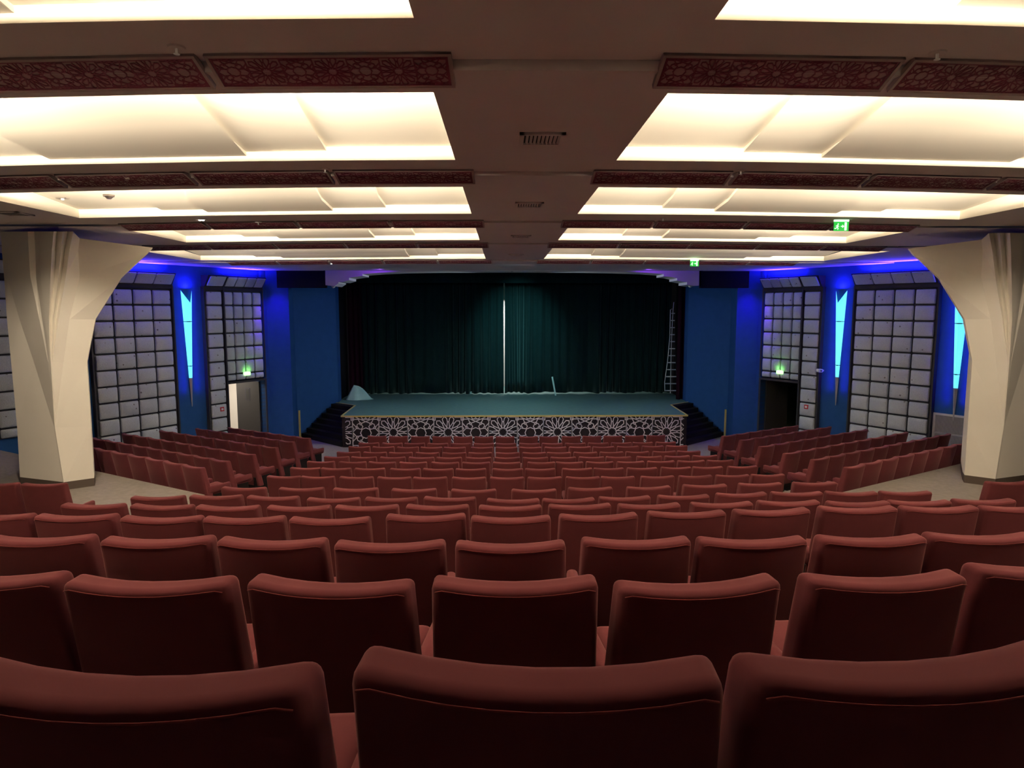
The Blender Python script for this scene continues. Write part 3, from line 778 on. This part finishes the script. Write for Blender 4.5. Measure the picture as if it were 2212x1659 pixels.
RX = dict(
 A=[814, 860, 907.6, 954, 1000, 1045, 1091, 1142, 1185.5, 1234, 1279, 1324.6, 1371, 1418],
 B=[796, 847, 895, 945.4, 995.4, 1045, 1093, 1144, 1193, 1243.2, 1293, 1343, 1389, 1439],
 C=[775.6, 827.6, 880.7, 931.4, 981.8, 1041, 1094.5, 1145.7, 1200.4, 1253.3, 1303.9, 1357, 1410.8, 1462.8],
 D=[752, 809.6, 865, 922.9, 981, 1037.3, 1096.6, 1154, 1207.5, 1265, 1321.7, 1377.6, 1435.8, 1489],
 E=[726.3, 785, 847.7, 910, 969.6, 1033.6, 1096, 1156.6, 1217, 1278.4, 1336.8, 1403.3, 1463.8, 1524.3],
 F=[692, 760.5, 824.5, 891.7, 961, 1028.4, 1094.5, 1169.6, 1230.3, 1296.4, 1362.8, 1429, 1494.3, 1557.3],
 G=[658, 725, 797.8, 874.7, 946, 1017, 1097, 1167.5, 1247.5, 1315.7, 1388, 1461.7, 1530.5, 1605.7],
 H=[611.5, 684.9, 768.8, 850.8, 928.5, 1012.7, 1095.4, 1177, 1259.6, 1335.6, 1421.7, 1503.8, 1584.6, 1661],
 I=[-13, 90, 524, 649, 766.7, 893.6, 1023, 1154, 1276, 1402.7, 1524.8, 1645, 1763.5, 2182],
 J=[337, 463, 587, 718.5, 844, 971.3, 1108.5, 1229, 1350.6, 1478.8, 1604.4, 1725, 1843.5, 1960.6],
 K=[195.8, 345.5, 488.5, 642.8, 790.5, 944.3, 1102.5, 1253.5, 1404, 1562, 1707.5, 1859, 1992, 2132],
 L=[-21, 157.5, 343.5, 523, 709.5, 918.5, 1103.5, 1294.5, 1486.5, 1671, 1859, 2036, 2210],
 M=[72.5, 333, 583.5, 840, 1103, 1377, 1630, 1890.5, 2129],
 N=[-55, 313, 709, 1113, 1513, 1921, 2280],
 O=[249, 1162, 2006])
RYC = dict(  # image y of the top edge, sampled across the row
 A=[(800, 943), (1100, 942.5), (1420, 940.5)], B=[(790, 957), (1440, 956.5)], C=[(770, 966), (1100, 965.5), (1465, 963)],
 D=[(750, 977), (1100, 977.5), (1490, 974.5)], E=[(726, 986.5), (1100, 988), (1525, 985)], F=[(690, 998), (1050, 999.5), (1560, 993.5)],
 G=[(658, 1014), (1050, 1014), (1330, 1009), (1606, 1005)], H=[(611, 1030), (1050, 1031.5), (1400, 1029), (1661, 1025)],
 I=[(-13, 1044), (90, 1045), (524, 1053.5), (770, 1055.5), (1023, 1058), (1154, 1058), (1276, 1054), (1400, 1052), (1530, 1047.5), (1645, 1044.5), (1763, 1042.7), (2182, 1041)],
 J=[(337, 1073), (463, 1071), (587, 1073), (718, 1077), (970, 1075), (1108, 1079), (1229, 1078), (1350, 1074), (1478, 1071), (1604, 1066), (1725, 1064), (1960, 1062.5)],
 K=[(195, 1090), (345, 1092), (488, 1094), (642, 1094.5), (944, 1092.5), (1102, 1094), (1253, 1091), (1404, 1090), (1562, 1087), (1707, 1083.5), (1859, 1085), (1992, 1083), (2132, 1080)],
 L=[(-21, 1112), (157, 1114), (343, 1118), (523, 1119), (709, 1121), (918, 1114), (1103, 1118), (1295, 1113), (1487, 1107), (1671, 1102), (1860, 1097), (2036, 1096), (2210, 1095)],
 M=[(72, 1162), (333, 1165), (583, 1168), (840, 1174), (1103, 1175), (1377, 1167), (1630, 1166), (1890, 1162), (2129, 1157)],
 N=[(-55, 1247), (313, 1258), (709, 1261), (1113, 1258), (1513, 1262), (1921, 1249), (2280, 1226)],
 O=[(249, 1476), (1162, 1456), (2006, 1441)])
ROT = dict(N=[-2, -2, -6, 0, 6, 3, 3], M=[0, 1, -3, 0, 0, 1, 1, 1, -1], O=[-3, -4, 5])
def interp(tab, x):
    if x <= tab[0][0]: return tab[0][1]
    for (a, ya), (b_, yb) in zip(tab, tab[1:]):
        if x <= b_: return ya + (yb - ya) * (x - a) / (b_ - a)
    return tab[-1][1]
rnd = random.Random(11)
camrows = 'ONMLKJI'
for k, xs in RX.items():
    z = ROWZ[k]; P = [atZ(px, interp(RYC[k], px), z) for px in xs]
    if k in 'ABCDEFGH':      # straighten depth noise: fit the shallow arc through the measured points
        off = sum(p.y - arc(p.x, .009) for p in P) / len(P)
        for i, p in enumerate(P):
            ny = off + arc(p.x, .009); P[i] = Vector((p.x * ny / p.y, ny, z))
    for i, p in enumerate(P):
        a, c = P[max(0, i - 1)], P[min(len(P) - 1, i + 1)]
        tan = math.atan2(c.y - a.y, c.x - a.x) * (.6 if k in 'IJKLMNO' else 1)
        rz = tan + (math.radians(ROT[k][i]) * 1.0 if k in ROT else math.radians(rnd.uniform(-2, 2)))
        if k in ROT: rz = math.radians(ROT[k][i])
        n = ORD[i]
        if k in camrows:
            rw = 'the row nearest the camera' if k == 'O' else 'the %s row from the camera' % ORD[camrows.index(k)]
            lab = 'deep red auditorium chair, %s from left in %s' % (n, rw)
            grp = 'chairs behind the cross aisle'
        else:
            rw = "front row" if k == 'A' else '%s row from the stage' % ORD['ABCDEFGH'.index(k)]
            lab = "red auditorium chair, %s from left in the centre block's %s" % (n, rw)
            grp = 'chairs in the centre block'
        put_chair(ch_near if k in 'JKLMNO' else ch_far, p.x, p.y + .06, z - .9, rz, lab, grp)
# side blocks: aisle end pixel, far end pixel, count, image y of the aisle-end chair, top height
SIDE = [(668, 489.6, 6, 947, .90), (634, 420, 7, 955, 1.03), (597, 342, 8, 967.5, 1.17), (546.5, 261, 9, 982, 1.32), (489.6, 186, 10, 996.5, 1.50), (434, 172, 7, 1011, 1.74)]
RSIDE = [(1562.5, 1727, 6, 942, .90), (1601, 1798, 7, 951, 1.03), (1643, 1876.5, 8, 965, 1.17), (1697.4, 1963, 9, 980, 1.32), (1758.5, 2052.7, 10, 993, 1.50), (1831.7, 2120, 10, 1010, 1.74)]
fdir = Vector((.515, .857, 0)); udir = Vector((-.857, .515, 0))
for sd, rows in (('left', SIDE), ('right', RSIDE)):
    ud = udir if sd == 'left' else Vector((.857, .515, 0)); fd = fdir if sd == 'left' else Vector((-.515, .857, 0))
    for j, (pe, pf, n, y, z) in enumerate(rows):
        E_ = atZ(pe, y, z)                                   # aisle-side top corner
        # find pitch so that the n-th chair's far edge reaches pf
        def pxof(P): v_ = P - EYE; return IW / 2 + F * v_.dot(RT) / v_.dot(FW)
        lo, hi = .40, .70
        for _ in range(30):
            md = (lo + hi) / 2; e = pxof(E_ + ud * md * n)
            if (e > pf) == (sd == 'left'): lo = md
            else: hi = md
        pit = lo
        print(sd, j, 'end', [round(c, 2) for c in E_], 'pitch %.3f' % pit)
        pit = min(.56, max(.50, pit))
        for i in range(n):
            P = E_ + ud * pit * (i + .5) + fd * .06
            rw = 'front row' if j == 0 else '%s row from the stage' % ORD[j]
            lab = "plum red auditorium chair, %s from aisle in the %s block's %s" % (ORD[i], sd, rw)
            rz = -math.radians(31) if sd == 'left' else math.radians(31)
            put_chair(ch_far, P.x, P.y, z - .9, rz + math.radians(rnd.uniform(-1, 1)), lab, 'chairs in the %s block' % sd)

# ------------------------------------------------------------------ small ceiling and wall fittings
def ceil_z(px, py):
    for b in range(6):
        p = atZ(px, py, ZL[b])
        if p.y < cy(p.x, RIS[b + 1]): return p, ZL[b]
    return p, ZL[5]
for px, py, lab in ((1170, 298, 'largest square air vent in the ceiling centre strip, nearest the camera'), (1143, 441, 'second nearest air vent in the ceiling centre strip'), (1125, 510, 'third air vent along the ceiling centre strip'), (1115, 550, 'farthest small air vent in the ceiling centre strip'), (28, 460, 'air vent in the ceiling above the left pillar')):
    p, z = ceil_z(px, py); r_ = thing('air_vent', lab, 'vent', (p.x, p.y, z), group='ceiling air vents')
    m = MB(); h = .17
    for bx in ((-h, h, -h, -h + .035), (-h, h, h - .035, h), (-h, -h + .035, -h, h), (h - .035, h, -h, h)): m.box(*bx, -.018, 0)
    m.build('frame', mat['soffit'], r_)
    m = MB(); m.box(-.14, .14, -.14, .14, -.004, .0); m.build('duct_opening', mat['vent_dark'], r_)
    for i in range(9):
        x = -.12 + .03 * i; m = MB(); m.add([(x, -.13, -.004), (x, .13, -.004), (x + .016, .13, -.018), (x + .016, -.13, -.018), (x + .003, -.13, -.004), (x + .003, .13, -.004), (x + .019, .13, -.018), (x + .019, -.13, -.018)], [(0, 1, 2, 3), (4, 5, 6, 7), (0, 1, 5, 4), (3, 2, 6, 7), (0, 3, 7, 4), (1, 2, 6, 5)])
        m.build('louvre', mat['soffit'], r_)
def disc(m, r0, z0, r1, z1, n=20): m.tube([(0, 0, z0), (0, 0, z1)], [r0, r1], n)
for px, py, lab in ((381, 101, 'ceiling sprinkler at upper left, nearest the camera'), (2025, 113, 'ceiling sprinkler at upper right, nearest the camera'), (1600, 368, 'ceiling sprinkler beyond the second right coffer'), (702, 364, 'ceiling sprinkler beyond the second left coffer'), (558, 480, 'ceiling sprinkler beyond the third left coffer'), (1432, 471, 'ceiling sprinkler beyond the third right coffer')):
    p, z = ceil_z(px, py); r_ = thing('sprinkler', lab, 'sprinkler', (p.x, p.y, z), group='ceiling sprinklers')
    m = MB(); disc(m, .045, 0, .04, -.008); m.build('rosette', mat['soffit'], r_, smooth=True, angle=40)
    m = MB(); m.tube([(0, 0, -.008), (0, 0, -.035)], .008); disc(m, .016, -.035, .016, -.038, 12); m.build('nozzle', mat['metal'], r_)
for px, py, lab in ((276, 377, 'round smoke detector on the soffit left of the second lattice row'), (235, 421, 'round smoke detector under the far left lattice panel')):
    p, z = ceil_z(px, py); r_ = thing('smoke_detector', lab, 'smoke detector', (p.x, p.y, z), group='smoke detectors')
    m = MB(); disc(m, .06, 0, .055, -.02); m.build('base_plate', mat['white'], r_, smooth=True, angle=40)
    m = MB(); disc(m, .04, -.02, .022, -.045); m.build('sensor_head', mat['white'], r_, smooth=True, angle=40)
for px, py, k, lab in ((435, 473, 2, 'pair of small bright spots on the ceiling left of the third coffer'), (718, 568.5, 2, 'pair of tiny bright spots above the left of the stage'), (135, 427, 1, 'single small bright spot at the left ceiling edge')):
    p, z = ceil_z(px, py); sc = p.y / 9.5; r_ = thing('ceiling_spotlight', lab, 'spotlight', (p.x, p.y, z), group='small ceiling spotlights')
    m = MB(); m.box(-.07 * sc, .07 * sc, -.03, .03, -.012, 0); m.build('housing', mat['soffit'], r_)
    for i in range(k):
        m = MB(); x = (i - (k - 1) / 2) * .045 * sc; m.tube([(x, 0, -.012), (x, 0, -.024)], .017 * sc, 14); m.build('lens', mat['spot_lit'], r_)
# hanging exit signs with running figure, arrow and door
for px, py, Y, b, lab in ((1817, 489, 9.6, 2, 'larger green hanging exit sign at the right of the ceiling'), (1500, 569.5, 16.6, 4, 'smaller green hanging exit sign above the right of the stage')):
    p = atY(px, py, Y); h = .065; wd = .105
    zt_ = ZL[b]; r_ = thing('exit_sign', lab, 'exit sign', (p.x, Y, zt_), group='hanging exit signs')
    dz = p.z - zt_
    m = MB(); m.box(-.1, .1, -.02, .02, min(-.02, dz + h), .012); m.build('lamp_housing', mat['exit_white'], r_)
    m = MB(); m.box(-wd, wd, -.006, .006, dz - h, dz + h); m.build('green_plate', mat['exit_green'], r_)
    m = MB(); q = lambda x, z: (x, -.0062, dz + z)
    st = lambda a, c, w_: m.strip(q(*a), q(*c), w_, .002, (0, -1, 0))
    st((.06, -.045), (.06, .045), .030)                                            # doorway
    st((-.005, 0), (.03, 0), .010); st((.015, .016), (.033, 0), .008); st((.015, -.016), (.033, 0), .008)   # arrow
    st((-.055, .012), (-.06, -.012), .013); st((-.06, -.012), (-.045, -.028), .009); st((-.045, -.028), (-.05, -.045), .008)
    st((-.06, -.012), (-.078, -.03), .009); st((-.078, -.03), (-.095, -.028), .008); st((-.055, .012), (-.035, -.002), .007); st((-.055, .014), (-.078, .002), .007)
    m.tube([q(-.047, .031), (-.047, -.0085, dz + .031)], .009, 10); m.build('pictogram', mat['exit_white'], r_)
for right, px, py in ((False, 531, 807), (True, 1687, 804)):
    s_, z_ = hit(px, py, right); T = lambda p: WL(p.x, p.y, p.z, right)
    r_ = thing('exit_light', 'small glowing green exit box above the %s doorway' % ('right' if right else 'left'), 'exit sign', group='exit boxes above the doorways')
    m = MB(); m.box(s_ - .13, s_ + .13, .02, .04, z_ - .07, z_ + .07, T); m.build('back_plate', mat['white'], r_)
    m = MB(); m.soft(.115, .02, .05, .015, 2, 1, lambda v: T(Vector((s_ + v.x, .062 + v.y, z_ + v.z)))); m.build('lit_cover', mat['exit_box'], r_, smooth=True)
    area('exit_box_light', WL(s_, .12, z_ + .07, right), (WL(0, -.5, 0, right) - WL(0, 0, 0, right)) + Vector((0, 0, 1)), .2, .04, .5, (.25, 1, .15))
    s_, z_ = hit(472 if not right else 1749, 883 if not right else 878, right)
    r_ = thing('fire_call_point', 'small red fire call point on the padded strip beside the %s doorway' % ('right' if right else 'left'), 'fire alarm', group='fire call points')
    m = MB(); m.box(s_ - .06, s_ + .06, .12, .17, z_ - .06, z_ + .06, T); m.build('housing', mat['red'], r_)
    m = MB(); m.box(s_ - .035, s_ + .035, .165, .175, z_ - .03, z_ + .03, T); m.build('glass_plate', mat['white'], r_)
# dome cameras at the beam ends, camera on the right wall
for px, py, lab in ((720, 619, 'small white dome camera under the left end of the proscenium beam'), (1491, 618, 'small white dome camera under the right end of the proscenium beam')):
    p = atY(px, py, 21.3); r_ = thing('dome_camera', lab, 'camera', (p.x, 21.3, p.z), group='dome cameras')
    m = MB(); disc(m, .07, .12, .07, .03); m.build('housing', mat['white'], r_, smooth=True, angle=40)
    m = MB(); m.tube([(0, 0, .03), (0, 0, 0), (0, 0, -.03), (0, 0, -.05)], [.07, .066, .045, .01], 16); m.build('dome', mat['white'], r_, smooth=True)
s_, z_ = hit(1776, 800, True); p = WL(s_, .12, z_, True)
r_ = thing('wall_camera', 'small white camera on the right wall beside the blue sconce bay', 'camera', p)
m = MB(); m.soft(.07, .09, .05, .03, 3, 2); m.build('body', mat['white'], r_, smooth=True)
m = MB(); m.tube([(0, -.09, 0), (0, -.11, 0)], .022, 12); m.build('lens', mat['black'], r_)
m = MB(); m.box(-.03, .12, -.02, .02, -.02, .02); m.build('bracket', mat['white'], r_)
# wall vent at lower right
sa, za = hit(2094, 900, True); sb, zb_ = hit(2017, 897, True); T = lambda p: WL(p.x, p.y, p.z, True)
r_ = thing('wall_vent', 'large white framed louvred vent low on the right blue wall', 'vent')
z0_, z1_ = .75, za + .0
m = MB(); m.box(sa, sb, 0, .03, z0_, z0_ + .05, T); m.box(sa, sb, 0, .03, z1_ - .05, z1_, T); m.box(sa, sa + .05, 0, .03, z0_, z1_, T); m.box(sb - .05, sb, 0, .03, z0_, z1_, T); m.build('frame', mat['white'], r_)
m = MB(); m.box(sa + .05, sb - .05, 0, .006, z0_ + .05, z1_ - .05, T); m.build('opening', mat['vent_dark'], r_)
m = MB(); n = 30
for i in range(n):
    x = sa + .06 + (sb - sa - .12) * i / (n - 1); m.box(x - .008, x + .008, .006, .02, z0_ + .05, z1_ - .05, T)
m.box(sa + .05, sb - .05, .005, .024, (z0_ + z1_) / 2 - .02, (z0_ + z1_) / 2 + .02, T)
o = m.build('louvres', mat['vent_grey'], r_)
